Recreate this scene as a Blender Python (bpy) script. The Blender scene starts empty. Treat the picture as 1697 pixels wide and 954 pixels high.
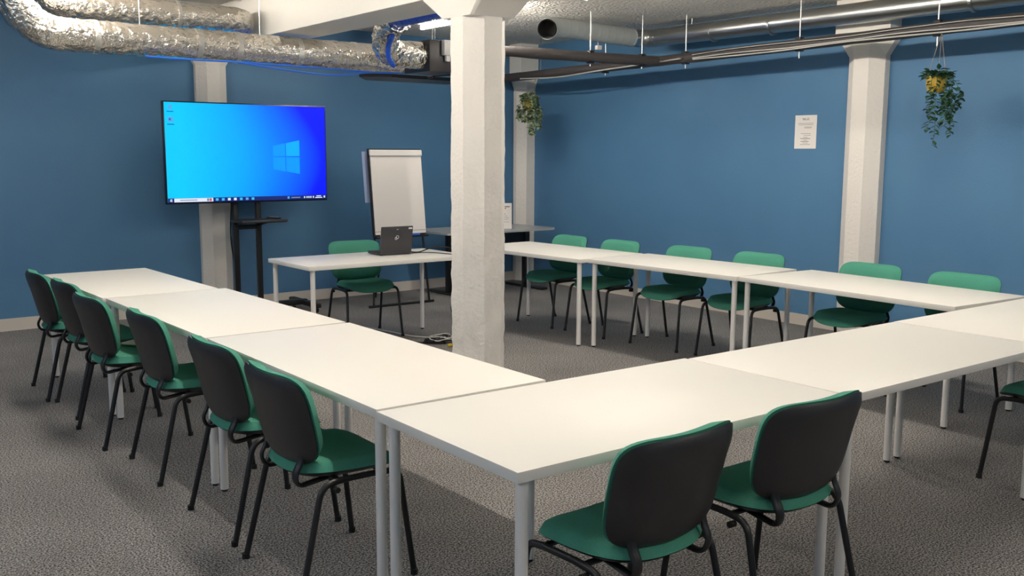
import bpy, bmesh, math, random
from mathutils import Vector, Matrix, noise
R = math.radians
random.seed(7)
SC = bpy.context.scene
COL = SC.collection

# ---------------------------------------------------------------- camera, world, exposure
cam = bpy.data.cameras.new('camera'); camo = bpy.data.objects.new('camera', cam); COL.objects.link(camo)
cam.sensor_fit = 'HORIZONTAL'; cam.sensor_width = 36.0; cam.lens = 34.335; cam.shift_y = 0.00307
cam.clip_start = 0.05; cam.clip_end = 100
rt = Vector((0.7950, -0.6066, 0.0045)); fw = Vector((0.6011, 0.7868, -0.1397)).normalized()
rt = (rt - fw * rt.dot(fw)).normalized(); up = rt.cross(fw)
m = Matrix((( rt.x, up.x, -fw.x, 0.0), (rt.y, up.y, -fw.y, 0.0), (rt.z, up.z, -fw.z, 1.6194), (0, 0, 0, 1)))
camo.matrix_world = m
SC.camera = camo
w = bpy.data.worlds.new('world'); SC.world = w; w.use_nodes = True
w.node_tree.nodes['Background'].inputs[0].default_value = (0.6, 0.7, 0.8, 1)
w.node_tree.nodes['Background'].inputs[1].default_value = 0.3
SC.view_settings.view_transform = 'Standard'
SC.view_settings.look = 'None'
SC.view_settings.gamma = 1.0
SC.view_settings.use_curve_mapping = False
SC.view_settings.exposure = 0.0
TUBE_POWER = 138.0
TUBE_COLOR = (1.0, 0.925, 0.82)

# ---------------------------------------------------------------- materials
def srgb(r, g, b):
    f = lambda c: (c / 255 / 12.92) if c / 255 <= 0.04045 else ((c / 255 + 0.055) / 1.055) ** 2.4
    return (f(r), f(g), f(b), 1.0)

def mat(name, col, rough=0.5, metal=0.0, bump=None, var=None, spec=0.5, emit=None, estr=0.0):
    """bump=(scale, strength, distance, detail) ; var=(scale, other colour, contrast)"""
    M = bpy.data.materials.new(name); M.use_nodes = True
    nt = M.node_tree; b = nt.nodes['Principled BSDF']
    b.inputs['Base Color'].default_value = col
    b.inputs['Roughness'].default_value = rough
    b.inputs['Metallic'].default_value = metal
    b.inputs['Specular IOR Level'].default_value = spec
    tc = None
    def coord():
        nonlocal tc
        if tc is None: tc = nt.nodes.new('ShaderNodeTexCoord')
        return tc.outputs['Object']
    if var:
        n = nt.nodes.new('ShaderNodeTexNoise'); n.inputs['Scale'].default_value = var[0]; n.inputs['Detail'].default_value = 3
        nt.links.new(coord(), n.inputs['Vector'])
        r = nt.nodes.new('ShaderNodeValToRGB')
        r.color_ramp.elements[0].position = 0.5 - var[2]; r.color_ramp.elements[1].position = 0.5 + var[2]
        r.color_ramp.elements[0].color = col; r.color_ramp.elements[1].color = var[1]
        nt.links.new(n.outputs['Fac'], r.inputs['Fac']); nt.links.new(r.outputs['Color'], b.inputs['Base Color'])
    if bump:
        n = nt.nodes.new('ShaderNodeTexNoise'); n.inputs['Scale'].default_value = bump[0]; n.inputs['Detail'].default_value = bump[3]
        nt.links.new(coord(), n.inputs['Vector'])
        bp = nt.nodes.new('ShaderNodeBump'); bp.inputs['Strength'].default_value = bump[1]; bp.inputs['Distance'].default_value = bump[2]
        nt.links.new(n.outputs['Fac'], bp.inputs['Height']); nt.links.new(bp.outputs['Normal'], b.inputs['Normal'])
    if emit:
        b.inputs['Emission Color'].default_value = emit; b.inputs['Emission Strength'].default_value = estr
    return M

M = {}
M['blue'] = mat('blue_wall_paint', srgb(80, 124, 160), 0.55, bump=(60, 0.25, 0.004, 3), var=(1.3, srgb(75, 118, 156), 0.25), spec=0.35)
M['cream'] = mat('cream_wall_paint', srgb(215, 210, 200), 0.7)
M['plaster'] = mat('white_painted_plaster', srgb(236, 230, 222), 0.6, bump=(38, 0.6, 0.012, 4), spec=0.3)
M['beam'] = mat('white_beam_paint', srgb(232, 228, 220), 0.65, bump=(14, 0.35, 0.012, 5), spec=0.3)
M['ceil'] = mat('stippled_ceiling_plaster', srgb(232, 227, 219), 0.85, bump=(30, 1.0, 0.05, 2), spec=0.2)
M['base'] = mat('cream_baseboard', srgb(214, 206, 196), 0.5)
M['laminate'] = mat('white_laminate', srgb(236, 232, 224), 0.47, spec=0.4, bump=(220, 0.03, 0.001, 2))
M['edge'] = mat('white_edge_band', srgb(226, 220, 212), 0.45)
M['wleg'] = mat('white_powder_coat', srgb(232, 228, 224), 0.35)
M['black'] = mat('black_plastic_shell', srgb(38, 37, 39), 0.42, bump=(240, 0.15, 0.001, 2))
M['bmetal'] = mat('black_painted_steel', srgb(26, 26, 28), 0.38)
M['rubber'] = mat('black_rubber', srgb(20, 20, 20), 0.7)
M['green'] = mat('green_fabric', srgb(76, 142, 124), 0.9, bump=(420, 0.5, 0.002, 2), var=(300, srgb(64, 130, 110), 0.2), spec=0.15)
M['galv'] = mat('galvanised_steel', srgb(186, 188, 186), 0.32, 1.0, bump=(30, 0.08, 0.005, 2))
M['foil'] = mat('crinkled_aluminium_foil', srgb(228, 223, 214), 0.21, 0.97, bump=(20, 0.85, 0.035, 3))
M['foilseam'] = mat('foil_tape', srgb(222, 220, 214), 0.4, 1.0, bump=(60, 0.5, 0.02, 3))
M['bluefoil'] = mat('blue_film_wrap', srgb(38, 92, 205), 0.3, 0.25, bump=(50, 0.6, 0.02, 3))
M['grey_duct'] = mat('grey_plastic_hose', srgb(176, 182, 180), 0.4)
M['shade_in'] = mat('painted_hose_shade', srgb(40, 40, 40), 0.8)  # shade inside the hose mouth, put into the colour
M['lag'] = mat('dark_pipe_insulation', srgb(62, 58, 58), 0.6, bump=(30, 0.4, 0.01, 3))
M['fanbox'] = mat('black_sheet_metal', srgb(44, 42, 44), 0.45, bump=(10, 0.1, 0.01, 2))
M['cable'] = mat('black_cable', srgb(24, 24, 26), 0.5)
M['gcable'] = mat('grey_cable', srgb(176, 174, 170), 0.5)
M['wcable'] = mat('white_cable', srgb(214, 210, 204), 0.5)
M['bcable'] = mat('blue_cable', srgb(40, 110, 220), 0.45)
M['ycable'] = mat('yellow_plug', srgb(210, 180, 50), 0.5)
M['paper'] = mat('white_paper', srgb(236, 230, 224), 0.8, spec=0.2)
M['bluepaper'] = mat('pale_blue_paper', srgb(150, 165, 200), 0.8, spec=0.2)
M['ink'] = mat('printed_ink', srgb(70, 66, 66), 0.8)
M['inkpale'] = mat('pale_printed_ink', srgb(150, 145, 142), 0.8)
M['red'] = mat('red_print', srgb(190, 60, 50), 0.8)
M['manila'] = mat('beige_paper', srgb(196, 186, 160), 0.8)
M['greytop'] = mat('grey_table_laminate', srgb(176, 176, 174), 0.25)
M['gold'] = mat('gold_glazed_pot', srgb(232, 190, 84), 0.3, 0.6, bump=(25, 0.4, 0.02, 3))
M['soil'] = mat('soil', srgb(50, 40, 30), 0.9)
M['leaf'] = mat('dark_green_leaf', srgb(34, 66, 46), 0.5, var=(30, srgb(54, 92, 62), 0.25))
M['leafpale'] = mat('variegated_leaf', srgb(66, 104, 72), 0.5, var=(45, srgb(170, 180, 140), 0.18))
M['stem'] = mat('plant_stem', srgb(70, 100, 50), 0.6)
M['string'] = mat('hanging_string', srgb(150, 140, 120), 0.8)
M['laptop'] = mat('charcoal_laptop_case', srgb(54, 53, 57), 0.45)
M['silver'] = mat('silver_mark', srgb(205, 205, 208), 0.3, 0.6)
M['keys'] = mat('laptop_keys', srgb(28, 28, 30), 0.6)
M['bezel'] = mat('tv_bezel', srgb(16, 20, 40), 0.3)
M['lampbody'] = mat('white_lamp_batten', srgb(225, 222, 215), 0.5)
M['tubefill'] = mat('cool_fill_tube', (1, 1, 1, 1), 0.5, emit=(0.93, 0.96, 1.0, 1), estr=TUBE_POWER * 0.6)  # glow of the added fill tubes out of view
M['tube'] = mat('fluorescent_tube', (1, 1, 1, 1), 0.5, emit=TUBE_COLOR + (1,), estr=TUBE_POWER)

def carpet_mat():
    Mt = bpy.data.materials.new('speckled_grey_carpet'); Mt.use_nodes = True
    nt = Mt.node_tree; b = nt.nodes['Principled BSDF']; b.inputs['Roughness'].default_value = 0.95
    b.inputs['Specular IOR Level'].default_value = 0.1
    tc = nt.nodes.new('ShaderNodeTexCoord')
    n1 = nt.nodes.new('ShaderNodeTexNoise'); n1.inputs['Scale'].default_value = 120; n1.inputs['Detail'].default_value = 3; n1.inputs['Roughness'].default_value = 0.7
    n2 = nt.nodes.new('ShaderNodeTexNoise'); n2.inputs['Scale'].default_value = 1.6; n2.inputs['Detail'].default_value = 4
    for n in (n1, n2): nt.links.new(tc.outputs['Object'], n.inputs['Vector'])
    r = nt.nodes.new('ShaderNodeValToRGB'); r.color_ramp.elements[0].position = 0.42; r.color_ramp.elements[1].position = 0.60
    r.color_ramp.elements[0].color = srgb(58, 58, 62); r.color_ramp.elements[1].color = srgb(180, 176, 172)
    nt.links.new(n1.outputs['Fac'], r.inputs['Fac'])
    mp = nt.nodes.new('ShaderNodeMapRange'); mp.inputs['From Min'].default_value = 0.3; mp.inputs['From Max'].default_value = 0.7
    mp.inputs['To Min'].default_value = 0.84; mp.inputs['To Max'].default_value = 1.1
    nt.links.new(n2.outputs['Fac'], mp.inputs['Value'])
    mx = nt.nodes.new('ShaderNodeMix'); mx.data_type = 'RGBA'; mx.blend_type = 'MULTIPLY'; mx.inputs['Factor'].default_value = 1.0
    nt.links.new(r.outputs['Color'], mx.inputs[6]); nt.links.new(mp.outputs['Result'], mx.inputs[7])
    nt.links.new(mx.outputs[2], b.inputs['Base Color'])
    bp = nt.nodes.new('ShaderNodeBump'); bp.inputs['Strength'].default_value = 0.7; bp.inputs['Distance'].default_value = 0.01
    nt.links.new(n1.outputs['Fac'], bp.inputs['Height']); nt.links.new(bp.outputs['Normal'], b.inputs['Normal'])
    return Mt
M['carpet'] = carpet_mat()

def emit_mat(name, col, s=1.0):
    Mt = bpy.data.materials.new(name); Mt.use_nodes = True; nt = Mt.node_tree
    b = nt.nodes['Principled BSDF']; b.inputs['Base Color'].default_value = (0.004, 0.004, 0.004, 1); b.inputs['Roughness'].default_value = 0.5; b.inputs['Specular IOR Level'].default_value = 0.1
    b.inputs['Emission Color'].default_value = col; b.inputs['Emission Strength'].default_value = s
    return Mt

def screen_mat():
    """the desktop picture: cyan on one side running to deep blue, object x across (metres), z up"""
    Mt = emit_mat('tv_screen_picture', (0, 0.3, 1, 1), 1.08); nt = Mt.node_tree; b = nt.nodes['Principled BSDF']
    tc = nt.nodes.new('ShaderNodeTexCoord'); sp = nt.nodes.new('ShaderNodeSeparateXYZ'); nt.links.new(tc.outputs['Object'], sp.inputs[0])
    def math_(op, a, bb):
        n = nt.nodes.new('ShaderNodeMath'); n.operation = op
        for i, v in enumerate((a, bb)):
            if isinstance(v, (int, float)): n.inputs[i].default_value = v
            else: nt.links.new(v, n.inputs[i])
        return n.outputs[0]
    x = math_('ADD', math_('MULTIPLY', sp.outputs['X'], 0.61), 0.5)          # 0..1 across
    zz = math_('POWER', math_('ABSOLUTE', math_('ADD', sp.outputs['Z'], 0.06), 0), 2.0)
    t = math_('ADD', x, math_('MULTIPLY', zz, math_('MULTIPLY', x, 0.75)))
    r = nt.nodes.new('ShaderNodeValToRGB'); e = r.color_ramp.elements
    e[0].position = 0.1; e[0].color = srgb(8, 200, 255); e[1].position = 0.98; e[1].color = srgb(6, 28, 250)
    k = e.new(0.45); k.color = srgb(4, 168, 255)
    k = e.new(0.72); k.color = srgb(4, 116, 255)
    nt.links.new(t, r.inputs['Fac']); nt.links.new(r.outputs['Color'], b.inputs['Emission Color'])
    return Mt
M['screen'] = screen_mat()
M['pane'] = emit_mat('screen_window_pane', srgb(8, 158, 255)); M['paneb'] = emit_mat('screen_window_pane_bright', srgb(10, 178, 255))
M['tb_dark'] = emit_mat('screen_taskbar', srgb(24, 44, 120)); M['tb_white'] = emit_mat('screen_white', srgb(225, 235, 250))
M['tb_text'] = emit_mat('screen_grey_text', srgb(120, 140, 170)); M['tb_cyan'] = emit_mat('screen_icon_cyan', srgb(70, 190, 240))
M['tb_red'] = emit_mat('screen_icon_red', srgb(200, 90, 80)); M['icon'] = emit_mat('screen_desktop_icon', srgb(90, 170, 235)); M['icond'] = emit_mat('screen_desktop_icon_dark', srgb(20, 90, 180))

# ---------------------------------------------------------------- mesh helpers
def link(name, me, material, parent=None):
    o = bpy.data.objects.new(name, me); COL.objects.link(o)
    if material is not None: me.materials.append(material)
    if parent is not None: o.parent = parent
    return o
def fin(name, bm, material, parent=None, smooth=True, angle=40):
    bmesh.ops.recalc_face_normals(bm, faces=bm.faces)
    me = bpy.data.meshes.new(name); bm.to_mesh(me); bm.free()
    if smooth:
        for p in me.polygons: p.use_smooth = True
        try: me.set_sharp_from_angle(angle=R(angle))
        except Exception: pass
    return link(name, me, material, parent)
def tag(o, label=None, cat=None, group=None, kind=None):
    if label: o['label'] = label
    if cat: o['category'] = cat
    if group: o['group'] = group
    if kind: o['kind'] = kind
    return o
def thing(name, label, cat, loc=(0, 0, 0), rz=0.0, group=None):
    o = bpy.data.objects.new(name, None); COL.objects.link(o); o.empty_display_size = 0.1
    o.location = loc; o.rotation_euler = (0, 0, rz)
    return tag(o, label, cat, group)
def dup(root, loc, rz, label, group=None):
    r = root.copy(); COL.objects.link(r); r.location = loc; r.rotation_euler = (0, 0, rz); r['label'] = label
    if group: r['group'] = group
    for ch in list(root.children):
        c = ch.copy(); COL.objects.link(c); c.parent = r
        for g in ch.children:
            d = g.copy(); COL.objects.link(d); d.parent = c
    return r
def box(bm, x0, x1, y0, y1, z0, z1, bev=0.0, seg=2):
    vs = [bm.verts.new(p) for p in ((x0, y0, z0), (x1, y0, z0), (x1, y1, z0), (x0, y1, z0), (x0, y0, z1), (x1, y0, z1), (x1, y1, z1), (x0, y1, z1))]
    fs = [bm.faces.new([vs[i] for i in q]) for q in ((3, 2, 1, 0), (4, 5, 6, 7), (0, 1, 5, 4), (1, 2, 6, 5), (2, 3, 7, 6), (3, 0, 4, 7))]
    if bev > 0:
        es = list({e for f in fs for e in f.edges})
        bmesh.ops.bevel(bm, geom=es, offset=bev, segments=seg, affect='EDGES', profile=0.5)
def mbox(name, dims, material, parent=None, bev=0.0, seg=2):
    bm = bmesh.new(); box(bm, *dims, bev=bev, seg=seg); return fin(name, bm, material, parent, smooth=bev > 0)
def smooth_path(pts, n=8):
    """Catmull-Rom through the points"""
    P = [Vector(p) for p in pts]; out = []
    for i in range(len(P) - 1):
        p0 = P[i - 1] if i else P[i] * 2 - P[i + 1]; p1, p2 = P[i], P[i + 1]
        p3 = P[i + 2] if i + 2 < len(P) else P[i + 1] * 2 - P[i]
        for k in range(n):
            t = k / n
            out.append(0.5 * ((2 * p1) + (p2 - p0) * t + (2 * p0 - 5 * p1 + 4 * p2 - p3) * t * t + (3 * p1 - p0 - 3 * p2 + p3) * t ** 3))
    out.append(P[-1]); return out
def fillet(pts, rad, n=6):
    """polyline with rounded corners"""
    P = [Vector(p) for p in pts]; out = [P[0]]
    for i in range(1, len(P) - 1):
        a = (P[i - 1] - P[i]); b = (P[i + 1] - P[i]); d = min(rad, a.length * 0.49, b.length * 0.49)
        a.normalize(); b.normalize(); s, e = P[i] + a * d, P[i] + b * d
        for k in range(n + 1):
            t = k / n; out.append((1 - t) ** 2 * s + 2 * t * (1 - t) * P[i] + t * t * e)
    out.append(P[-1]); return out
def tube(bm, path, r, seg=10, caps=True, rfun=None, sx=1.0, sy=1.0):
    P = [Vector(p) for p in path]; n = len(P); rings = []
    T = [(P[min(i + 1, n - 1)] - P[max(i - 1, 0)]).normalized() for i in range(n)]
    ref = Vector((0, 0, 1)) if abs(T[0].z) < 0.9 else Vector((0, 1, 0))
    N = (ref - T[0] * ref.dot(T[0])).normalized()
    L = 0.0
    for i in range(n):
        if i: L += (P[i] - P[i - 1]).length
        N = (N - T[i] * N.dot(T[i])).normalized(); B = T[i].cross(N); ring = []
        for k in range(seg):
            a = 2 * math.pi * k / seg
            rr = rfun(L, a, r) if rfun else r
            ring.append(bm.verts.new(P[i] + (N * math.cos(a) * sx + B * math.sin(a) * sy) * rr))
        rings.append(ring)
    for i in range(n - 1):
        for k in range(seg):
            bm.faces.new((rings[i][k], rings[i][(k + 1) % seg], rings[i + 1][(k + 1) % seg], rings[i + 1][k]))
    if caps:
        bm.faces.new(rings[0][::-1]); bm.faces.new(rings[-1])
def mtube(name, path, r, material, parent=None, seg=10, caps=True, rfun=None, **k):
    bm = bmesh.new(); tube(bm, path, r, seg, caps, rfun, **k); return fin(name, bm, material, parent, angle=60)
def lathe(name, prof, material, parent=None, seg=24, at=(0, 0, 0)):
    bm = bmesh.new(); rings = []
    for (r, zz) in prof:
        rings.append([bm.verts.new((at[0] + r * math.cos(2 * math.pi * k / seg), at[1] + r * math.sin(2 * math.pi * k / seg), at[2] + zz)) for k in range(seg)])
    for i in range(len(rings) - 1):
        for k in range(seg): bm.faces.new((rings[i][k], rings[i][(k + 1) % seg], rings[i + 1][(k + 1) % seg], rings[i + 1][k]))
    bm.faces.new(rings[0][::-1]); bm.faces.new(rings[-1])
    return fin(name, bm, material, parent, angle=35)
def prism(bm, poly, z0, z1, poly2=None):
    a = [bm.verts.new((x, y, z0)) for x, y in poly]; b = [bm.verts.new((x, y, z1)) for x, y in (poly2 or poly)]
    n = len(a); bm.faces.new(a[::-1]); bm.faces.new(b)
    for i in range(n): bm.faces.new((a[i], a[(i + 1) % n], b[(i + 1) % n], b[i]))

# ---------------------------------------------------------------- the room
H = 2.96
BY = lambda x: 9.66 + 0.042 * x            # the blue wall behind the screen runs a little askew
RX = 7.83
def struct(o): o['kind'] = 'structure'; return o
struct(mbox('floor', (-3.2, RX + 0.2, -3.2, 10.4, -0.1, 0), M['carpet']))
struct(mbox('ceiling', (-3.2, RX + 0.2, -3.2, 10.4, H, H + 0.1), M['ceil']))
bm = bmesh.new(); prism(bm, [(-3.2, BY(-3.2)), (RX + 0.2, BY(RX + 0.2)), (RX + 0.2, BY(RX) + 0.25), (-3.2, BY(-3.2) + 0.25)], 0, H)
struct(fin('wall_back', bm, M['blue'], smooth=False))
struct(mbox('wall_right', (RX, RX + 0.15, -3.2, BY(RX), 0, H), M['blue']))
struct(mbox('wall_left', (-3.2, -3.05, -3.2, BY(-3.2), 0, H), M['blue']))
struct(mbox('wall_front', (-3.05, RX, -3.2, -3.05, 0, H), M['blue']))
bm = bmesh.new(); prism(bm, [(-3.05, BY(-3.05) - 0.018), (RX, BY(RX) - 0.018), (RX, BY(RX)), (-3.05, BY(-3.05))], 0, 0.112)
struct(fin('baseboard_back', bm, M['base'], smooth=False))
struct(mbox('baseboard_right', (RX - 0.018, RX, -3.05, BY(RX) - 0.02, 0, 0.105), M['base']))
struct(mbox('baseboard_left', (-3.05, -3.03, -3.05, BY(-3.05) - 0.02, 0, 0.105), M['base']))
struct(mbox('trim_1', (3.47, 3.87, -3.04, BY(3.5) - 0.002, 2.59, H), M['beam'], bev=0.012))   # ceiling beam
o = bpy.data.objects['trim_1']; o['label'] = 'white painted ceiling beam carried by the octagonal pillar'

PX, PY = 3.67, 5.17
def octa(cx, cy, h, c=0.414):
    return [(cx + a * h, cy + b * h) for a, b in ((-1, -c), (-c, -1), (c, -1), (1, -c), (1, c), (c, 1), (-c, 1), (-1, c))]
def octarect(cx, cy, hx, hy):
    return [(cx + a * hx, cy + b * hy) for a, b in ((-1, -.9), (-.9, -1), (.9, -1), (1, -.9), (1, .9), (.9, 1), (-.9, 1), (-1, .9))]
pil = struct(thing('trim_2', 'white octagonal concrete pillar with trowelled plaster standing inside the tables', None, (PX, PY, 0)))
bm = bmesh.new(); nz = 90
ring0 = None
poly = []
base = octa(0, 0, 0.163); SUB = 8
for i in range(8):
    a, b = base[i], base[(i + 1) % 8]
    for k in range(SUB): t = k / SUB; poly.append((a[0] + (b[0] - a[0]) * t, a[1] + (b[1] - a[1]) * t))
rings = []
for j in range(nz + 1):
    zz = 2.46 * j / nz; ring = []
    for (x, y) in poly:
        v = Vector((x, y, 0)).normalized()
        amp = 0.004 + 0.005 * max(0, min(1, (1.9 - zz)))
        d = noise.fractal(Vector((x * 16, y * 16, zz * 9)), 1.0, 2.0, 4) * amp
        ring.append(bm.verts.new((x + v.x * d, y + v.y * d, zz)))
    rings.append(ring)
n = len(poly)
for j in range(nz):
    for k in range(n): bm.faces.new((rings[j][k], rings[j][(k + 1) % n], rings[j + 1][(k + 1) % n], rings[j + 1][k]))
bm.faces.new(rings[0][::-1]); bm.faces.new(rings[-1])
fin('shaft', bm, M['plaster'], pil, angle=28)
bm = bmesh.new(); prism(bm, octarect(0, 0, 0.165, 0.165), 2.455, 2.59, octarect(0, 0, 0.20, 0.36))
fin('capital', bm, M['beam'], pil, smooth=False)

def pilaster(idx, name_label, cx, cy, along, w, dep):
    """half pillar against a wall. along = 'x' for the back wall, 'y' for the right wall"""
    t = struct(thing('trim_%d' % idx, name_label, None, (cx, cy, 0)))
    def P(u, d): return (u, -d) if along == 'x' else (-d, u)
    prof = [(-w, 0), (-w, dep * 0.45), (-w * 0.12 - w * 0.3, dep), (w * 0.42, dep), (w, dep * 0.45), (w, 0)]
    bm = bmesh.new(); prism(bm, [P(u, d) for u, d in prof], 0, 2.47); fin('shaft', bm, M['plaster'], t, smooth=False)
    fl = [(u * (1.5), d * 1.05 if d else 0) for u, d in prof]
    bm = bmesh.new(); prism(bm, [P(u, d) for u, d in prof], 2.47, 2.60, [P(u, d) for u, d in fl]); fin('capital', bm, M['beam'], t, smooth=False)
    a, b = P(-w * 1.5, 0), P(w * 1.5, dep * 1.05)
    mbox('bearing_block', (min(a[0], b[0]), max(a[0], b[0]), min(a[1], b[1]), max(a[1], b[1]), 2.60, H), M['beam'], t)
    return t
pilaster(3, 'white half pillar on the blue wall behind the television', PX - 0.02, BY(PX) - 0.008, 'x', 0.155, 0.12)
pilaster(4, 'white half pillar on the blue wall beside the notice', RX, 5.06, 'y', 0.178, 0.16)
t = struct(thing('trim_5', 'white pillar in the corner behind the grey table', None, (RX, BY(RX), 0)))
pc = [(0, -0.02), (-0.21, -0.03), (-0.21, -0.09), (-0.13, -0.2), (0, -0.2)]
bm = bmesh.new(); prism(bm, pc, 0, 2.42); fin('shaft', bm, M['plaster'], t, smooth=False)
bm = bmesh.new(); prism(bm, pc, 2.42, 2.54, [(x * 1.25, y * 1.25) for x, y in pc]); fin('capital', bm, M['beam'], t, smooth=False)
mbox('bearing_block', (-0.27, 0, -0.26, -0.02, 2.54, H), M['beam'], t)

# ---------------------------------------------------------------- tables
def make_table(label, cx, cy, rz, L, W, h=0.746):
    t = thing('meeting_table', label, 'table', (cx, cy, 0), R(rz), 'white meeting tables set in a horseshoe')
    bm = bmesh.new(); box(bm, -L / 2, L / 2, -W / 2, W / 2, h - 0.034, h, bev=0.0025, seg=2)
    fin('tabletop', bm, M['laminate'], t)
    for sx in (-1, 1):
        for sy in (-1, 1):
            x, y = sx * (L / 2 - 0.045), sy * (W / 2 - 0.04)
            lg = lathe('leg', [(0.0195, 0.012), (0.0195, h - 0.034)], M['wleg'], t, 16, (x, y, 0))
            lathe('foot', [(0.014, 0), (0.014, 0.012)], M['rubber'], lg, 12, (x, y, 0))
    return t
make_table('white table whose corner reaches out to the two front chairs', 2.352, 2.447, -0.6, 1.508, 0.798)
make_table('white table in the middle of the front row', 3.904, 2.423, 0, 1.575, 0.80)
make_table('white table of the front row closest to the blue notice wall', 5.497, 2.428, 0, 1.58, 0.80)
make_table('white table of the screen-side arm closest to the screen wall', 1.915, 6.835, 91.2, 1.42, 0.72)
make_table('white table in the middle of the screen-side arm reflecting blue light', 1.972, 5.310, 90.9, 1.60, 0.75)
make_table('white table of the screen-side arm butting against the front row', 1.990, 3.682, 90, 1.61, 0.752)
make_table('white table of the notice-wall arm closest to the grey corner table', 5.718, 6.88, 93.4, 1.52, 0.785)
make_table('white table in the middle of the arm along the notice wall', 5.862, 5.345, 93.0, 1.52, 0.755)
make_table('white table of the notice-wall arm joining the front row', 5.905, 3.71, 87.2, 1.66, 0.80)
make_table('white presenter desk carrying the open laptop', 4.055, 7.27, 0.6, 1.53, 0.76)['group'] = 'presenter furniture'

# ---------------------------------------------------------------- chairs
def pad(bm, hw, hl, e, nu, nv, f_top, f_bot, keystone=0.0):
    """closed pad over a superellipse outline; f_top / f_bot(u, v, rim) give (x, y, z)"""
    def grid(f):
        G = []
        for i in range(nu + 1):
            row = []
            for j in range(nv + 1):
                a, b = -1 + 2 * i / nu, -1 + 2 * j / nv
                m_ = max(abs(a), abs(b)); 
                if m_ < 1e-9: s = 0.0; dx, dy = 0, 0
                else:
                    k = (abs(a) ** e + abs(b) ** e) ** (1 / e); dx, dy = a / k * m_, b / k * m_
                row.append((dx, dy, m_))
            G.append(row)
        return G
    G = grid(None)
    T = [[bm.verts.new(f_top(*G[i][j])) for j in range(nv + 1)] for i in range(nu + 1)]
    B = [[(T[i][j] if G[i][j][2] > 0.999 else bm.verts.new(f_bot(*G[i][j]))) for j in range(nv + 1)] for i in range(nu + 1)]
    for i in range(nu):
        for j in range(nv):
            bm.faces.new((T[i][j], T[i + 1][j], T[i + 1][j + 1], T[i][j + 1]))
            q = [B[i][j], B[i][j + 1], B[i + 1][j + 1], B[i + 1][j]]
            bm.faces.new(q)
def make_chair(label):
    t = thing('visitor_chair', label, 'chair', (0, 0, 0), 0)
    # seat faces +y.  seat pad and its black underside
    SW, SD = 0.235, 0.215
    def seat_surf(u, v, m_, off):
        x, y = u * SW * (1 - 0.04 * (-v)), 0.02 + v * SD
        zz = 0.452 - 0.014 * (1 - u * u) * (1 - 0.3 * v) - 0.03 * max(0, v - 0.45) ** 2 / 0.3 + 0.012 * max(0, -v) ** 2 + 0.008 * u * u
        return (x, y, zz + off)
    def top(u, v, m_): return seat_surf(u, v, m_, 0.048 * (1 - m_ ** 8) ** 0.5)
    def bot(u, v, m_): return seat_surf(u, v, m_, -0.018 * (1 - m_ ** 6))
    bm = bmesh.new(); pad(bm, 1, 1, 3.1, 26, 26, top, bot); fin('seat', bm, M['green'], t, angle=80)
    bm = bmesh.new(); pad(bm, 1, 1, 3.1, 22, 22, lambda u, v, m_: seat_surf(u * .985, v * .985, m_, -0.004 - 0.006 * (1 - m_ ** 4)), lambda u, v, m_: seat_surf(u * .985, v * .985, m_, -0.004 - 0.024 * (1 - m_ ** 6)))
    fin('seat_underside', bm, M['black'], t, angle=80)
    # back
    BW, BH, tilt = 0.246, 0.172, R(13)
    def back_surf(u, v, off):
        x = u * BW * (1 + 0.03 * v); h = v * BH - 0.022 * (1 - u * u) * (1 if v < 0 else 0) * (-v)
        d = 0.045 * u * u + off + 0.014 * v * v * (1 if v > 0 else 0) * -1           # forward
        y = -0.215 + d * math.cos(tilt) - h * math.sin(tilt); zz = 0.660 + h * math.cos(tilt) + d * math.sin(tilt)
        return (x, y, zz)
    bm = bmesh.new(); pad(bm, 1, 1, 5.0, 18, 18, lambda u, v, m_: back_surf(u * 1.012, v * 1.015, 0.010 + 0.046 * (1 - m_ ** 9) ** 0.5), lambda u, v, m_: back_surf(u * 1.012, v * 1.015, 0.010 - 0.004 * (1 - m_ ** 8)))
    fin('backrest', bm, M['green'], t, angle=80)
    bm = bmesh.new(); pad(bm, 1, 1, 5.2, 20, 20, lambda u, v, m_: back_surf(u, v, 0.004 * (1 - m_ ** 4)), lambda u, v, m_: back_surf(u, v, -0.026 * (1 - m_ ** 7) ** 0.7))
    sh = fin('back_shell', bm, M['black'], t, angle=80)
    # frame: one bent tube on each side, split into legs and rail; back bars and cross bars
    for s in (-1, 1):
        xf, xr = s * 0.262, s * 0.262; xt = s * 0.243
        front = fillet([(xf, 0.235, 0.012), (xt, 0.185, 0.425), (xt, 0.10, 0.432)], 0.05)
        rear = fillet([(xr, -0.235, 0.012), (xt, -0.135, 0.425), (xt, -0.03, 0.432)], 0.06)
        for path, foot in ((front, (xf, 0.2365)), (rear, (xr, -0.238))):
            lg = mtube('leg', path, 0.0125, M['bmetal'], t, 10, sy=0.85)
            lathe('foot_cap', [(0.0145, 0), (0.0145, 0.022)], M['rubber'], lg, 10, (foot[0], foot[1], 0))
        mtube('side_rail', [(xt, 0.12, 0.432), (xt, -0.04, 0.432)], 0.0122, M['bmetal'], t, 10, sy=0.85)
        bar = fillet([(s * 0.13, 0.02, 0.425), (s * 0.15, -0.185, 0.405), (s * 0.158, -0.205, 0.45), (s * 0.158, -0.170, 0.51), (s * 0.158, -0.188, 0.60)], 0.05)
        mtube('back_bar', bar, 0.017, M['bmetal'], t, 10, sx=0.5, sy=1.0)
    for y, dz in ((0.12, 0), (-0.06, 0)):
        mtube('cross_bar', [(-0.243, y, 0.428 + dz), (0.243, y, 0.428 + dz)], 0.010, M['bmetal'], t, 8)
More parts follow.
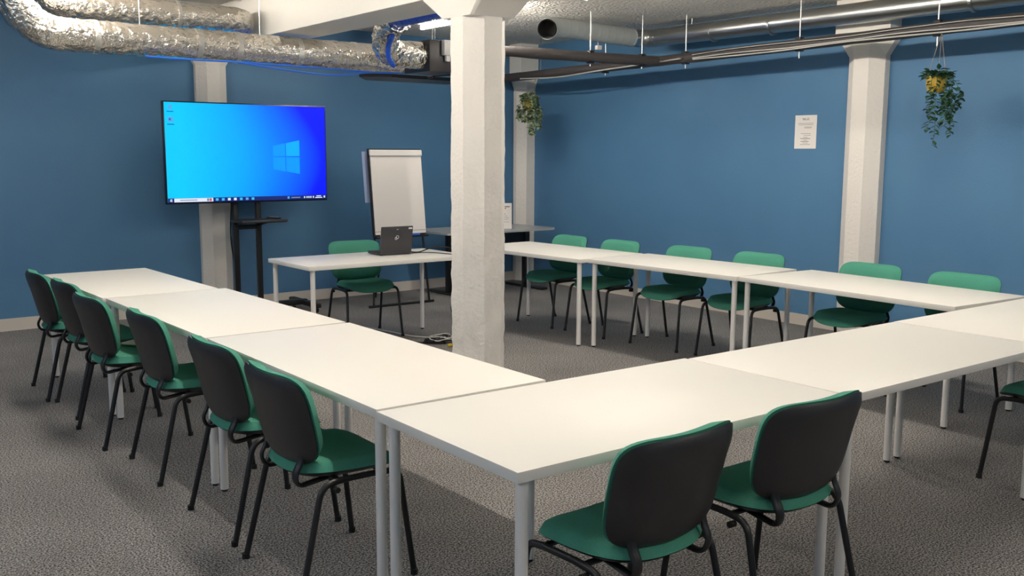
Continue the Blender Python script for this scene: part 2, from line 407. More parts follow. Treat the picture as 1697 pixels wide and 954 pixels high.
    for s in (-1, 1):
        bm = bmesh.new(); tube(bm, [(s * 0.245, -0.085, 0.405), (s * 0.272, -0.085, 0.405)], 0.011, 10); fin('buffer', bm, M['rubber'], t)
    return t
CH = []
def place(x, y, rz, label, group):
    if not CH:
        c = make_chair(label); c.location = (x, y, 0); c.rotation_euler = (0, 0, R(rz)); c['group'] = group; CH.append(c)
    else: dup(CH[0], (x, y, 0), R(rz), label, group)
gl = 'chairs along the screen-side arm'; gr = 'chairs along the notice wall'; gf = 'chairs on the outside of the front row'
ordn = ['first', 'second', 'third', 'fourth', 'fifth', 'sixth']
for i, (x, y, rz) in enumerate([(1.615, 7.03, -92), (1.65, 6.46, -90), (1.605, 5.72, -89), (1.675, 4.95, -92), (1.675, 4.03, -90), (1.66, 3.36, -91)]):
    place(x, y, rz, 'green chair with black shell, %s from the wall beside the screen-side tables' % ordn[i], gl)
for i, (x, y, rz) in enumerate([(5.985, 7.17, 90), (6.025, 6.505, 90), (6.095, 5.72, 92), (6.15, 5.02, 91), (6.20, 4.05, 90), (6.175, 3.33, 90)]):
    place(x, y, rz, 'green chair tucked in on the notice wall side, %s from the grey table corner' % ordn[i], gr)
place(2.055, 2.10, 2, 'green chair with black shell at the jutting table corner of the front row', gf)
place(2.725, 2.10, -1, 'green chair with black shell, second from the table corner in the front row', gf)
place(5.05, 2.12, 0, 'green chair at the front row table closest to the notice wall', gf)
place(4.19, 7.66, 176, 'green chair behind the presenter desk with the laptop', 'presenter furniture')

# ---------------------------------------------------------------- television on stand
TVX, TVY, TVZ, TW, TH = 3.803, 9.2, 1.608, 1.655, 0.955
tv = thing('television', 'large flat television showing a bright blue desktop on a black stand', 'television', (TVX, TVY, TVZ), R(0.6))
mbox('casing', (-TW / 2, TW / 2, 0.004, 0.05, -TH / 2, TH / 2), M['bezel'], tv, bev=0.006)
mbox('rear_housing', (-TW * .35, TW * .35, 0.05, 0.085, -TH * .38, TH * .3), M['black'], tv, bev=0.01)
scr = mbox('screen', (-TW / 2 + .012, TW / 2 - .012, 0.0, 0.004, -TH / 2 + .018, TH / 2 - .012), M['screen'], tv)
def quad(name, pts, material, parent, y=-0.0006, th=0.0005):
    bm = bmesh.new(); a = [bm.verts.new((x, y, zz)) for x, zz in pts]; b = [bm.verts.new((x, y + th, zz)) for x, zz in pts]
    n = len(a); bm.faces.new(a); bm.faces.new(b[::-1])
    for i in range(n): bm.faces.new((a[i], b[i], b[(i + 1) % n], a[(i + 1) % n]))
    return fin(name, bm, material, parent, smooth=False)
sw, sh_ = TW - .024, TH - .03
def S(u, v): return (-sw / 2 + u * sw, TH / 2 - .012 - v * sh_)     # fraction of the screen, from top left
# four panes of the window picture
L_, Mx, Rr = 0.648, 0.733, 0.822
tl, tm, tr_ = 0.425, 0.395, 0.362; ml0, mm0 = 0.540, 0.538; bl, bm_, br = 0.672, 0.697, 0.725
g = 0.006
quad('window_pane', [S(L_, tl), S(Mx - g, tm), S(Mx - g, mm0 - g), S(L_, ml0 - g)], M['pane'], scr)
quad('window_pane', [S(Mx, tm), S(Rr, tr_), S(Rr, mm0 - g), S(Mx, mm0 - g)], M['paneb'], scr)
quad('window_pane', [S(L_, ml0 + g), S(Mx - g, mm0 + g), S(Mx - g, bm_), S(L_, bl)], M['pane'], scr)
quad('window_pane', [S(Mx, mm0 + g), S(Rr, mm0 + g), S(Rr, br), S(Mx, bm_)], M['pane'], scr)
def rect(name, u0, u1, v0, v1, mt, y=-0.0012): quad(name, [S(u0, v0), S(u1, v0), S(u1, v1), S(u0, v1)], M[mt], scr, y)
rect('taskbar', 0, 1, 0.958, 1.0, 'tb_dark', -0.0008)
for (a, b, c, d) in ((.012, .017, .968, .978), (.0185, .0245, .966, .978), (.012, .017, .981, .991), (.0185, .0245, .981, .993)): rect('start_mark', a, b, c, d, 'tb_white')
rect('search_box', .036, .265, .960, .998, 'tb_white'); rect('search_hint', .07, .17, .975, .983, 'tb_text', -0.0018); rect('search_picture', .228, .240, .965, .993, 'tb_text', -0.0018); rect('search_picture', .243, .256, .965, .993, 'tb_red', -0.0018)
for i, mt in enumerate(('tb_cyan', 'tb_cyan', 'tb_white', 'tb_white', 'tb_cyan', 'icon', 'tb_cyan')):
    u = .280 + i * .037; rect('taskbar_icon', u, u + .017, .966, .992, mt)
rect('weather_icon', .735, .748, .966, .99, 'icon'); rect('weather_text', .76, .82, .973, .985, 'tb_text')
for u in (.845, .862, .875, .888, .905): rect('tray_icon', u, u + .008, .968, .988, 'tb_white')
rect('clock', .93, .962, .963, .973, 'tb_white'); rect('clock', .922, .97, .980, .990, 'tb_white'); rect('notification_icon', .98, .99, .966, .988, 'tb_white')
rect('desktop_icon', .022, .045, .03, .07, 'icon'); rect('icon_caption', .014, .052, .088, .096, 'icond'); rect('desktop_icon', .018, .050, .148, .195, 'icon'); rect('desktop_icon', .024, .036, .158, .18, 'icond'); rect('icon_caption', .014, .054, .215, .224, 'icond')
st = thing('television_stand', 'black wheeled two-pole stand with a small tray under the television', 'stand', (3.80, 9.32, 0))
for s in (-1, 1): mbox('pole', (s * .118 - .026, s * .118 + .026, -.022, .022, 0.06, 1.62), M['bmetal'], st, bev=0.006)
mbox('mount_plate', (-.3, .3, -.034, -.022, 1.42, 1.78), M['bmetal'], st, bev=.004)
mbox('cross_brace', (-.092, .092, -.02, .02, 0.86, 0.905), M['bmetal'], st, bev=0.004)
mbox('tray', (-.17, .30, -.30, .0, .935, .965), M['black'], st, bev=.008)
for s in (-1, 1): mtube('tray_bracket', [(s * .118, -.02, .90), (s * .118, -.22, .94)], .012, M['bmetal'], st, 8)
mbox('base_beam', (-.52, .62, -.035, .035, .055, .11), M['bmetal'], st, bev=.008)
for s, e in ((-.49, 0), (.59, 0)):
    f = mbox('base_foot', (s - .035, s + .035, -.34, .30, .05, .10), M['black'], st, bev=.012)
    for y in (-.29, .25):
        bmx = bmesh.new(); tube(bmx, [(s - .014, y, .029), (s + .014, y, .029)], .028, 14); fin('caster', bmx, M['rubber'], f)
rc = thing('remote_control', 'black remote control lying on the television stand tray', 'remote', (4.0, 9.13, .966), R(20))
mbox('body', (-.02, .02, -.085, .085, 0, .018), M['black'], rc, bev=.005)
for i in range(5): mbox('button', (-.006, .006, -.06 + i * .024, -.048 + i * .024, .018, .021), M['silver'], rc)
cab = smooth_path([(3.62, 9.345, 1.3), (3.60, 9.39, .8), (3.66, 9.40, .35), (3.70, 9.42, .05), (3.9, 9.47, .012), (4.3, 9.44, .012)], 8)
mtube('power_cord', [q - Vector((3.745, 9.32, 0)) for q in cab], .007, M['cable'], st, 8)

# ---------------------------------------------------------------- flip chart
fx, fy = 5.36, 8.98
fc = thing('flip_chart', 'white flip chart easel with blank pad and black frame', 'flip chart', (fx, fy, 0))
lean = 0.115
def FP(x, h, d=0.0): return (x, d + (h - .76) * lean, h)
def slab(name, x0, x1, h0, h1, d0, d1, mt, parent, bev=0.0):
    bm = bmesh.new(); vs = []
    for (x, h, d) in ((x0, h0, d0), (x1, h0, d0), (x1, h0, d1), (x0, h0, d1), (x0, h1, d0), (x1, h1, d0), (x1, h1, d1), (x0, h1, d1)): vs.append(bm.verts.new(FP(x, h, d)))
    fs = [bm.faces.new([vs[i] for i in q]) for q in ((3, 2, 1, 0), (4, 5, 6, 7), (0, 1, 5, 4), (1, 2, 6, 5), (2, 3, 7, 6), (3, 0, 4, 7))]
    if bev: bmesh.ops.bevel(bm, geom=list({e for f in fs for e in f.edges}), offset=bev, segments=2, affect='EDGES')
    return fin(name, bm, M[mt], parent, smooth=bool(bev))
slab('board', -.325, .325, .74, 1.66, 0, .018, 'bmetal', fc, .003)
pd = slab('paper_pad', -.305, .315, .765, 1.61, -.014, -.001, 'paper', fc)
slab('clamp_bar', -.32, .322, 1.585, 1.65, -.030, -.014, 'wleg', fc, .006)
slab('pad_tear_line', -.305, .315, .795, .800, -.0155, -.0142, 'inkpale', pd)
slab('pen_tray', -.32, .32, .728, .748, -.06, 0, 'bmetal', fc, .004)
slab('marker_pen', -.26, -.13, .749, .764, -.045, -.03, 'paper', fc)
slab('marker_pen', .10, .22, .749, .764, -.045, -.03, 'bcable', fc)
slab('turned_page', -.37, .20, 1.10, 1.63, .045, .048, 'bluepaper', fc)
for s in (-1, 1): mtube('leg', [FP(s * .28, .95, .02), (s * .345, -.02, .02)], .012, M['bmetal'], fc, 8)
mtube('leg', [FP(0, 1.45, .035), (0, .56, .015)], .012, M['bmetal'], fc, 8)
mtube('foot_bar', [(-.40, -.02, .014), (.40, -.02, .014)], .014, M['bmetal'], fc, 8)

# ---------------------------------------------------------------- grey table in the corner with sign
gt = thing('pedestal_table', 'grey topped table on black pedestals in the corner', 'table', (6.72, 9.32, 0), R(1.5))
bm = bmesh.new(); box(bm, -.80, .76, -.43, .40, .722, .745)
es = [e for e in bm.edges if abs(e.verts[0].co.z - e.verts[1].co.z) > .01]
bmesh.ops.bevel(bm, geom=es, offset=.06, segments=5, affect='EDGES')
fin('tabletop', bm, M['greytop'], gt)
for x in (-.52, .62):
    p = mbox('pedestal', (x - .035, x + .035, -.035, .035, .03, .722), M['bmetal'], gt, bev=.006)
    mbox('base_plate', (x - .05, x + .05, -.36, .34, 0, .03), M['bmetal'], p, bev=.008)
mbox('modesty_panel', (-.47, .57, .0, .015, .42, .70), M['bmetal'], gt)
sg = thing('sign_stand', 'upright white printed sign standing on the grey table', 'sign', (6.80, 9.10, .746), R(-30))
bm = bmesh.new(); box(bm, -.115, .115, 0, .004, .004, .30); o = fin('sheet', bm, M['paper'], sg, smooth=False)
mbox('foot', (-.115, .115, -.03, .05, 0, .004), M['greytop'], sg)
for zz, x1, mt in ((.255, .09, 'ink'), (.235, .05, 'red'), (.17, .04, 'ink'), (.15, .06, 'inkpale'), (.13, .08, 'inkpale'), (.11, .07, 'inkpale'), (.08, .08, 'inkpale')):
    mbox('printed_line', (-.09, x1, -.0008, 0, zz, zz + (.009 if mt != 'inkpale' else .004)), M[mt], o)

# ---------------------------------------------------------------- laptop and cables
lp = thing('laptop', 'open charcoal laptop with a silver ring mark on its lid', 'laptop', (4.295, 7.275, .7465), R(-3))
mbox('base', (-.152, .152, 0.0, .235, .004, .026), M['laptop'], lp, bev=.004)
mbox('keyboard', (-.135, .135, .03, .14, .0262, .028), M['keys'], lp)
for sx in (-.13, .13):
    for yy in (.02, .21): lathe('foot', [(.008, 0), (.008, .004)], M['rubber'], lp, 10, (sx, yy, 0))
bm = bmesh.new(); box(bm, -.152, .152, -.012, 0, 0, .232, bev=.004)
bmesh.ops.rotate(bm, verts=bm.verts, cent=(0, 0, 0), matrix=Matrix.Rotation(R(9), 3, 'X'))
bmesh.ops.translate(bm, verts=bm.verts, vec=(0, .010, .020))
lid = fin('lid', bm, M['laptop'], lp)
def lidpt(x, zz, d=-.0125):
    v = Matrix.Rotation(R(9), 3, 'X') @ Vector((x, d, zz)); return v + Vector((0, .010, .020))
for cx_, cz_, rr in ((.004, .139, .013), (-.008, .128, .010)):
    mtube('ring_mark', [lidpt(cx_ + rr * math.cos(a * math.pi / 9), cz_ + rr * math.sin(a * math.pi / 9)) for a in range(19)], .0028, M['silver'], lid, 6)
for (x0, x1, z0, z1) in ((.108, .144, .206, .220), (-.006, .010, .205, .209)):
    bm = bmesh.new(); c = [lidpt(x0, z0), lidpt(x1, z0), lidpt(x1, z1), lidpt(x0, z1)]; c2 = [lidpt(x0, z0, -.0118), lidpt(x1, z0, -.0118), lidpt(x1, z1, -.0118), lidpt(x0, z1, -.0118)]
    a = [bm.verts.new(p) for p in c]; b = [bm.verts.new(p) for p in c2]; bm.faces.new(a); bm.faces.new(b[::-1])
    for i in range(4): bm.faces.new((a[i], b[i], b[(i + 1) % 4], a[(i + 1) % 4]))
    fin('sticker', bm, M['paper'], lid, smooth=False)
DZ = .7525
p = smooth_path([(4.45, 7.33, DZ + .01), (4.56, 7.33, DZ), (4.68, 7.36, DZ + .02), (4.78, 7.34, DZ + .035), (4.85, 7.15, DZ + .012), (4.852, 7.0, .62), (4.80, 6.95, .40), (4.75, 6.93, .12), (4.66, 6.93, .03), (4.58, 6.98, .03)], 10)
tag(mtube('laptop_cable', p, .0055, M['cable'], None, 8), 'thick black cable looping off the desk beside the laptop', 'cable')
p = smooth_path([(4.45, 7.29, DZ), (4.57, 7.27, DZ), (4.64, 7.20, DZ), (4.69, 7.02, DZ), (4.70, 6.89, DZ - .002), (4.69, 6.865, .6), (4.62, 6.88, .38), (4.60, 6.87, .28), (4.74, 6.90, .14), (4.60, 6.92, .05), (4.52, 6.96, .012)], 10)
tag(mtube('adapter_cable', p, .0035, M['cable'], None, 8), 'thin black cable wriggling down from the desk to the carpet', 'cable')
for k, (mt, nm, lb, n_, rr) in enumerate((('cable', 'coiled_cable', 'coil of black cable lying on carpet by the pillar', 26, .006), ('wcable', 'coiled_cable', 'coil of white cable lying on carpet by the pillar', 16, .005))):
    pts = []
    for i in range(n_):
        a = i * 1.15 + k; q = .10 + .06 * math.sin(i * 1.7 + k); pts.append((4.57 + q * 1.2 * math.cos(a) + .02 * k, 6.96 + q * .85 * math.sin(a), .012 + .028 * (i / n_) + .006 * (i % 2) + .01 * k))
    tag(mtube(nm, smooth_path(pts, 6), rr, M[mt], None, 7), lb, 'cable')
ad = thing('power_adapter', 'black power adapter among the cables on the carpet', 'adapter', (4.57, 6.78, 0), R(25))
mbox('body', (-.055, .055, -.025, .025, .0, .034), M['cable'], ad, bev=.006); mbox('plug', (-.10, -.055, -.012, .012, .006, .028), M['ycable'], ad, bev=.004)
p = smooth_path([(4.10, 8.30, .008), (4.32, 8.0, .008), (4.43, 7.62, .008), (4.47, 7.35, .008), (4.58, 7.15, .008), (4.62, 7.03, .01)], 10)
tag(mtube('extension_cable', p, .006, M['wcable'], None, 8), 'white cable trailing over the carpet under the desk', 'cable')
p = smooth_path([(2.9, 8.9, .007), (3.5, 8.2, .007), (3.95, 7.62, .007), (4.2, 7.25, .007), (4.45, 6.95, .007), (4.55, 6.88, .010)], 10)
tag(mtube('floor_cable', p, .008, M['cable'], None, 8), 'black cable running over the carpet toward the screen', 'cable')

# ---------------------------------------------------------------- papers
pp = thing('paper_sheet', 'beige paper lying on the seat of a chair beside the screen-side tables', 'paper', (1.70, 5.83, .501), R(35))
mbox('sheet', (-.075, .105, -.105, .105, 0, .003), M['manila'], pp); mbox('sheet', (-.06, .10, -.09, .10, .003, .005), M['paper'], pp)
nt_ = thing('notice', 'white printed notice sheet stuck on the blue wall', 'notice', (RX - .004, 5.715, 1.83), R(-90))
sh = mbox('sheet', (-.12, .12, 0, .003, -.155, .155), M['paper'], nt_)
def line(x0, x1, zz, hh=.004, mt='inkpale'): mbox('printed_line', (x0, x1, -.0008, 0, zz, zz + hh), M[mt], sh)
tx = bpy.data.curves.new('title', 'FONT'); tx.body = 'Wi-Fi'; tx.size = .034; tx.align_x = 'CENTER'; tx.extrude = .0003
to = bpy.data.objects.new('title_tmp', tx); COL.objects.link(to)
dg = bpy.context.evaluated_depsgraph_get(); me = bpy.data.meshes.new_from_object(to.evaluated_get(dg)); bpy.data.objects.remove(to)
ti = link('title', me, M['ink'], sh); ti.rotation_euler = (R(90), 0, 0); ti.location = (0, -.0008, .106)
for x0, x1, zz in ((-.085, .085, .078), (-.08, .08, .064), (-.015, .07, .044), (-.015, .065, .034), (-.05, .06, -.018), (-.02, .06, -.034)): line(x0, x1, zz)
for x0, x1, zz in ((-.02, .025, -.052), (-.055, .055, -.064), (-.02, .02, -.078), (-.05, .04, -.09), (-.03, .03, -.104), (-.055, .055, -.118)): line(x0, x1, zz, .0045, 'ink' if zz in (-.064, -.09) else 'inkpale')

# ---------------------------------------------------------------- lamps
def tube_lamp(x, y, label, L=1.5, mt='tube'):
    t = thing('tube_lamp', label, 'lamp', (x, y, H), 0, 'fluorescent tube lamps under the ceiling')
    mbox('batten', (-.045, .045, -L / 2 - .06, L / 2 + .06, -.05, 0), M['lampbody'], t, bev=.004)
    for s in (-1, 1): mbox('lamp_holder', (-.018, .018, s * (L / 2 + .028) - .02, s * (L / 2 + .028) + .02, -.105, -.05), M['lampbody'], t, bev=.004)
    bm = bmesh.new(); tube(bm, [(0, -L / 2, -.085), (0, L / 2, -.085)], .019, 10); fin('tube', bm, M[mt], t)
for i, y in enumerate((7.9, 5.4, 2.9, -0.9)):
    tube_lamp(5.45, y, 'lit white fluorescent tube over the notice-wall tables, %s from the screen wall' % ordn[i])
    tube_lamp(1.88, y - .15, 'lit white fluorescent tube over the screen-side tables, %s from the screen wall' % ordn[i])

for i, y in enumerate((5.6, 3.0, 0.4)):  # unseen tubes added as cool fill for the left-facing table edges
    tube_lamp(-2.3, y, 'added unseen cool fill tube over the open carpet, %s from the screen wall' % ordn[i], mt='tubefill')

# ---------------------------------------------------------------- ducts
def crinkle(amp, f1, f2, seed=0.0):
    def f(L, a, r):
        v = Vector((math.cos(a) * f2 + seed, math.sin(a) * f2, L * f1))
        return r * (1 + amp * noise.fractal(v, 1.0, 2.0, 3))
    return f
def dense(pts, step):
    P = [Vector(p) for p in pts]; out = [P[0]]
    for a, b in zip(P[:-1], P[1:]):
        n = max(1, int((b - a).length / step)); out += [a + (b - a) * (k / n) for k in range(1, n + 1)]
    return out
def arc(c, r, a0, a1, n=14): return [(c[0] + r * math.cos(R(a0 + (a1 - a0) * k / n)), c[1] + r * math.sin(R(a0 + (a1 - a0) * k / n)), c[2]) for k in range(n + 1)]
dz = 2.452
d1 = thing('foil_duct', 'long crinkled foil duct with a bend running under the beam', 'duct', (0, 0, 0))
varc = lambda cx_, cy_, cz_, r_: [(cx_ - r_ * math.cos(R(90 * k / 14)), cy_, cz_ - r_ * math.sin(R(90 * k / 14))) for k in range(15)]
path = [(1.475, 7.70, H)] + varc(1.795, 7.70, dz + .32, .32)
mtube('bend', dense(path, .02), .122, M['foil'], d1, 44, True, crinkle(.10, 42, 3.2))
mtube('run', dense([(1.78, 7.70, dz), (4.62, 7.72, dz - .012)], .022), .118, M['foil'], d1, 40, True, crinkle(.065, 24, 2.8, 5))
for x in (2.02, 2.78, 3.10, 3.62, 4.15):
    mtube('tape_band', [(x - .02, 7.702 + (x - 1.7) * .007, dz - (x - 1.7) * .004), (x + .02, 7.702 + (x - 1.7) * .007, dz - (x - 1.7) * .004)], .1225, M['foilseam'], d1, 30)
for x in (2.35, 3.3): mtube('hanger', [(x, 7.70, dz), (x, 7.70, H)], .004, M['galv'], d1, 6)
d2 = thing('foil_duct', 'upper foil duct that turns away beside the beam', 'duct', (0, 0, 0))
dz2 = 2.70
path = [(1.70, 8.0, H)] + varc(1.90, 8.0, dz2 + .20, .20) + [(3.14, 8.0, dz2)] + arc((3.14, 8.2, dz2), .2, -90, 0, 10)[1:] + [(3.34, 9.4, dz2)]
mtube('run', dense(path, .022), .105, M['foil'], d2, 36, True, crinkle(.07, 22, 2.6, 9))
mtube('tape_band', [(2.72, 8.0, dz2), (2.745, 8.0, dz2)], .111, M['foilseam'], d2, 30)
mtube('hanger', [(2.3, 8.0, dz2), (2.3, 8.0, H)], .004, M['galv'], d2, 6)
# flexible foil elbow feeding the fan box, partly wrapped in blue film
d3 = thing('flexible_duct', 'silver flexible elbow duct with blue film joining the black fan box', 'duct', (0, 0, 0))
mtube('blue_wrap', dense([(4.10, 5.75, 2.70), (4.16, 6.95, 2.69)], .02), .075, M['bluefoil'], d3, 26, True, crinkle(.08, 40, 2.5, 3))
pth = smooth_path([(4.16, 6.95, 2.69), (4.18, 7.10, 2.675), (4.21, 7.24, 2.60), (4.26, 7.33, 2.50), (4.38, 7.40, 2.46), (4.56, 7.43, 2.46)], 8)
mtube('elbow', dense(pth, .015), .112, M['foil'], d3, 40, True, crinkle(.15, 46, 3.4, 2))
mtube('collar', [(4.54, 7.43, 2.46), (4.585, 7.435, 2.46), (4.66, 7.44, 2.46)], .116, M['foil'], d3, 34, True, crinkle(.03, 14, 2.5, 1))
mtube('blue_strip', smooth_path([(4.16, 7.06, 2.56), (4.18, 7.16, 2.48), (4.23, 7.24, 2.40), (4.31, 7.30, 2.345)], 6), .022, M['bluefoil'], d3, 10)
fb = thing('fan_box', 'black ventilation fan box hanging near the pillar top', 'fan box', (4.67, 7.30, 2.32))
mbox('body', (0, .34, 0, .42, 0, .27), M['fanbox'], fb, bev=.006)
mbox('motor_box', (.345, .72, .05, .50, 0.01, .24), M['fanbox'], fb, bev=.006)
mbox('flange', (.335, .35, -.01, .44, -.008, .28), M['fanbox'], fb)
for zz in (.05, .22): mbox('bolt', (.30, .315, -.006, 0, zz, zz + .015), M['galv'], fb)
mbox('junction_box', (.12, .26, -.05, 0, .14, .27), M['wleg'], fb, bev=.006)
mbox('cable_gland', (.15, .19, -.035, -.01, .09, .14), M['wleg'], fb)
for x, y in ((.06, .05), (.30, .38), (.65, .3)): mtube('hanger', [(x, y, .25), (x, y, H - 2.32)], .004, M['galv'], fb, 6)
bmx = bmesh.new(); prism(bmx, [(-.35, .62), (-.1, .48), (.8, .52), (.8, .95), (-.1, .95)], -.03, .0); fin('drip_tray', bmx, M['fanbox'], fb, smooth=False)
mtube('tray_arm', [(.3, .4, -.01), (.3, .7, -.015)], .012, M['fanbox'], fb, 8)
# blue data cables along the foil duct
for k, (o_, lb) in enumerate(((0.0, 'bright blue data cable strung under the foil duct'), (.05, 'second blue data cable sagging below the foil duct'))):
    pts = [(2.35, 7.60, 2.325), (2.62, 7.58, 2.318), (3.05, 7.58, 2.322), (3.45, 7.58, 2.318 - o_ * .7), (3.9, 7.60, 2.315 - o_), (4.3, 7.62, 2.31), (4.6, 7.66, 2.318)]
    tag(mtube('data_cable', smooth_path(pts if k == 0 else pts[2:], 8), .0075, M['bcable'], None, 8), lb, 'cable')
# spiral duct along the notice wall with an open hose end
sd = thing('spiral_duct', 'galvanised spiral duct along the notice wall under the ceiling', 'duct', (0, 0, 0))
def rib(pitch, amp): return lambda L, a, r: r * (1 + amp * max(0.0, math.cos(2 * math.pi * (L / pitch) )) ** 8)
mtube('run', dense([(7.52, -2.0, 2.80), (7.52, 7.36, 2.815)], .05), .088, M['galv'], sd, 28)
for y in (2.2, 4.0, 5.9, 6.6): mtube('joint_ring', [(7.52, y - .012, 2.8), (7.52, y + .012, 2.8)], .093, M['galv'], sd, 28)
mtube('elbow', [(7.52, 7.36, 2.815)] + arc((7.36, 7.38, 2.815), .16, 0, 90, 10)[1:] + [(7.30, 7.54, 2.818)], .09, M['galv'], sd, 28)
for y in (1.6, 4.8, 6.9): mtube('strap', [(7.52, y, 2.88), (7.52, y, H)], .006, M['galv'], sd, 6)
hs = thing('ventilation_hose', 'pale grey ribbed hose with open mouth below the stippled ceiling', 'hose', (0, 0, 0))
hp = dense(smooth_path([(7.31, 7.54, 2.818), (6.9, 7.55, 2.83), (6.5, 7.56, 2.845), (6.30, 7.545, 2.842), (6.16, 7.49, 2.82), (6.06, 7.40, 2.79)], 8), .012)
mtube('hose', hp, .092, M['grey_duct'], hs, 28, False, rib(.10, .05))
inner = hp[-14:]
mtube('shaded_inside', inner, .083, M['shade_in'], hs, 24, False)  # dark lining, the mouth's shade painted in
mtube('shade_disc', [hp[-14], hp[-13]], .084, M['shade_in'], hs, 24, True)  # dark disc added deep in the hose to stand for shade
e_ = hp[-1]; dv = (hp[-1] - hp[-4]).normalized()
for k in range(3):
    q = e_ - dv * (.002 + k * .022); mtube('end_ring', [q - dv * .006, q + dv * .006], .098, M['grey_duct'], hs, 28, False)
mtube('hanger', [(6.75, 7.555, 2.9), (6.75, 7.555, H)], .005, M['galv'], hs, 6)
mbox('clip', (6.80, 6.86, 7.50, 7.54, 2.66, 2.70), M['paper'], hs)
mtube('clip_wire', [(6.83, 7.52, 2.69), (6.83, 7.53, 2.75)], .004, M['galv'], hs, 6)
# dark insulated pipes with cables tied on
def pipe_thing(name, label, pts, r, rods, bands):
    t = thing(name, label, 'pipe', (0, 0, 0))
    mtube('pipe', dense(pts, .1), r, M['lag'], t, 16, True, crinkle(.10, 3, 1.5, r * 50))
    for (x, y, zb) in rods: mtube('hanger_rod', [(x, y, zb), (x, y, H)], .006, M['galv'], t, 6)
    for q in bands: mbox('pipe_clamp', (q[0] - .03, q[0] + .03, q[1] - .03, q[1] + .03, q[2] - r * 1.25, q[2] + r * 1.25), M['bmetal'], t, bev=.008)
    return t
p2 = pipe_thing('insulated_pipe', 'dark insulated pipe running along the notice wall', [(7.28, -2.0, 2.60), (7.28, 4.0, 2.585), (7.28, 7.0, 2.545), (7.28, 9.80, 2.52)], .05,
    [(7.28, y, 2.45) for y in (1.5, 4.15, 5.42, 6.75, 7.9, 9.0)], [(7.28, 4.15, 2.585), (7.28, 5.42, 2.57), (7.28, 6.75, 2.55), (7.28, 7.9, 2.535)])
p1 = pipe_thing('insulated_pipe', 'dark insulated pipe crossing from behind the pillar to the notice wall', [(5.42, 7.42, 2.555), (6.4, 7.16, 2.535), (7.16, 7.02, 2.53)], .05, [(6.40, 7.16, 2.45), (6.98, 7.05, 2.45)], [(6.40, 7.16, 2.535), (6.98, 7.05, 2.53)])
def wav(y0, y1, n, x, zf, amp, ph): return [(x, y0 + (y1 - y0) * i / n, zf(y0 + (y1 - y0) * i / n) + amp * math.sin(i * 1.9 + ph)) for i in range(n + 1)]
zf = lambda y: 2.585 - max(0, y - 4) * .0133
for k in range(3):
    tag(mtube('strapped_cable', smooth_path(wav(-1.0, 6.6, 14, 7.222 - .006 * k, lambda y: zf(y) - .036 + (.014, .03, .068)[k] - .012, .007, k * 1.3), 6), (.007, .006, .004)[k], M['gcable'], None, 6), ('grey cable tied along the dark pipe, %s strand' % ('lower', 'middle', 'upper')[k]), 'cable', 'grey cables tied to the dark pipe')
tag(mtube('strapped_cable', smooth_path([(7.215, 6.75, 2.54), (7.215, 7.3, 2.52), (7.212, 7.9, 2.50), (7.212, 8.6, 2.47), (7.215, 9.3, 2.49)], 8), .008, M['gcable'], None, 6), 'pale cable hanging loosely along the far end of the dark pipe', 'cable')
# thin white conduits on the ceiling by the foil ducts
for k, pts in enumerate(([(1.6, 8.72, 2.91), (3.38, 8.72, 2.905), (3.452, 8.72, 2.835)], [(1.6, 8.46, 2.94), (3.46, 8.46, 2.94)])):
    tag(mtube('conduit', fillet(pts, .06), .011, M['wleg'], None, 8), ('white conduit bending down the beam side above the foil ducts', 'straight white conduit along the ceiling above the foil ducts')[k], 'conduit')

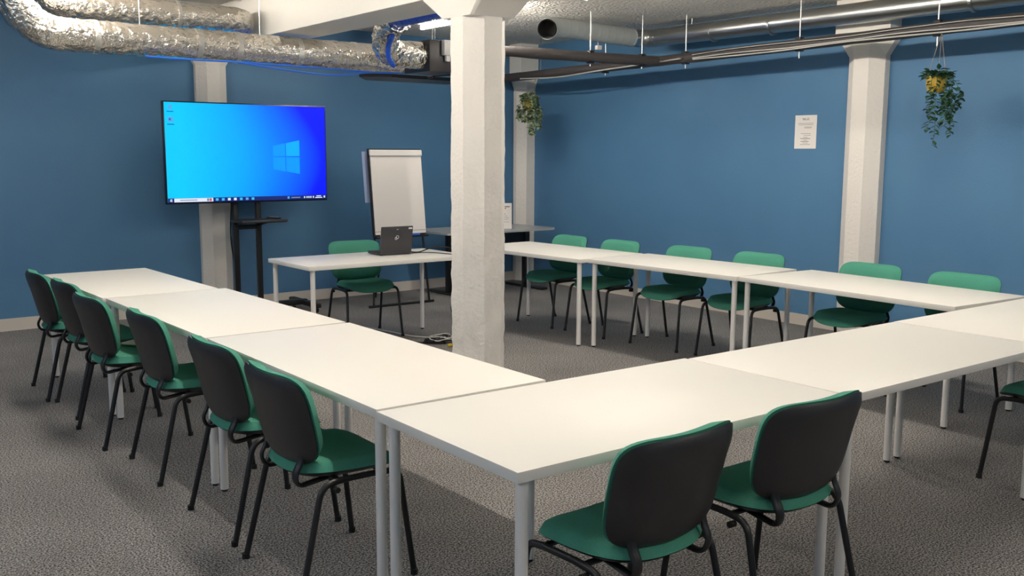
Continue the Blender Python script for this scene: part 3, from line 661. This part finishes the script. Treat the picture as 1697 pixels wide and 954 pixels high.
# ---------------------------------------------------------------- hanging plants
def leaf(bm, p, d, n, L, W):
    d = d.normalized(); s = d.cross(n).normalized(); n = s.cross(d)
    pts = [p, p + d * L * .3 + s * W * .5 + n * L * .05, p + d * L * .62 + s * W * .42 + n * L * .03, p + d * L - n * L * .12, p + d * L * .62 - s * W * .42 + n * L * .03, p + d * L * .3 - s * W * .5 + n * L * .05, p + d * L * .5 - n * L * .03]
    v = [bm.verts.new(q) for q in pts]
    for a, b in ((0, 1), (1, 2), (2, 3), (3, 4), (4, 5), (5, 0)): bm.faces.new((v[6], v[a], v[b]))
def plant(name, label, x, y, zpot, ztop, potmat, leafmat, vines, seed, pr=.075, ls=.055, hook=(0, 0)):
    rnd = random.Random(seed); t = thing(name, label, 'plant', (x, y, zpot))
    lathe('pot', [(pr * .62, 0), (pr * .8, .012), (pr * .97, .06), (pr, .12), (pr * .9, .125), (pr * .88, .105)], M[potmat], t, 24)
    lathe('soil', [(pr * .86, .10), (pr * .86, .108)], M['soil'], t, 20)
    for k in range(3):
        a = k * 2.1 + .4; mtube('hanging_cord', [(pr * .95 * math.cos(a), pr * .95 * math.sin(a), .12), (hook[0], hook[1], ztop - zpot)], .0022, M['string'], t, 5)
    bm = bmesh.new()
    for k in range(95):
        a = rnd.uniform(0, 6.283); r = pr * 1.15 * math.sqrt(rnd.random()); p = Vector((r * math.cos(a), r * math.sin(a), .115 + rnd.uniform(0, .075) * (1.2 - r / pr / 1.3)))
        d = Vector((math.cos(a + rnd.uniform(-.8, .8)), math.sin(a + rnd.uniform(-.8, .8)), rnd.uniform(-.5, .7))); leaf(bm, p, d, Vector((rnd.uniform(-.4, .4), rnd.uniform(-.4, .4), 1)), ls * rnd.uniform(.8, 1.25), ls * .62)
    fin('crown', bm, M[leafmat], t, smooth=False)
    for (a, out, drop, dens) in vines:
        pts = [Vector((pr * .6 * math.cos(a), pr * .6 * math.sin(a), .12)), Vector((pr * 1.12 * math.cos(a), pr * 1.12 * math.sin(a), .14)), Vector((out * math.cos(a), out * math.sin(a), .02))]
        for i in range(1, 5): pts.append(Vector((out * math.cos(a) + rnd.uniform(-.012, .012), out * math.sin(a) + rnd.uniform(-.012, .012), .02 - drop * i / 4)))
        sp = smooth_path(pts, 6); vn = mtube('vine', sp, .002, M['stem'], t, 5)
        bm = bmesh.new()
        for i, p in enumerate(sp[5:]):
            for q in range(dens):
                b = rnd.uniform(0, 6.283); leaf(bm, p, Vector((math.cos(b), math.sin(b), rnd.uniform(-.9, .1))), Vector((rnd.uniform(-.3, .3) + math.cos(b) * .3, math.sin(b) * .3, 1)), ls * rnd.uniform(.7, 1.1), ls * .6)
        fin('leaves', bm, M[leafmat], vn, smooth=False)
plant('hanging_plant', 'trailing green plant in a gold pot hanging before the blue wall', 7.22, 4.10, 2.095, 2.55, 'gold', 'leaf',
    [(-.1, .09, .16, 1), (-.7, .10, .25, 1), (-1.2, .11, .34, 1), (-1.6, .13, .22, 1), (-2.0, .12, .28, 1), (-2.6, .11, .42, 1), (-3.0, .10, .30, 1), (.8, .10, .2, 1), (-1.4, .17, .14, 1)], 3, pr=.078, ls=.056, hook=(.03, 0))
plant('hanging_plant', 'pale leaved trailing plant hanging by the corner pillar', 7.16, 9.06, 2.12, 2.48, 'gold', 'leafpale',
    [(-.3, .12, .12, 2), (-1.3, .14, .22, 2), (-2.0, .12, .28, 2), (-2.6, .13, .16, 2), (3.0, .13, .12, 2), (-1.7, .10, .30, 2), (.8, .14, .12, 2)], 8, pr=.07, ls=.065, hook=(.10, 0))
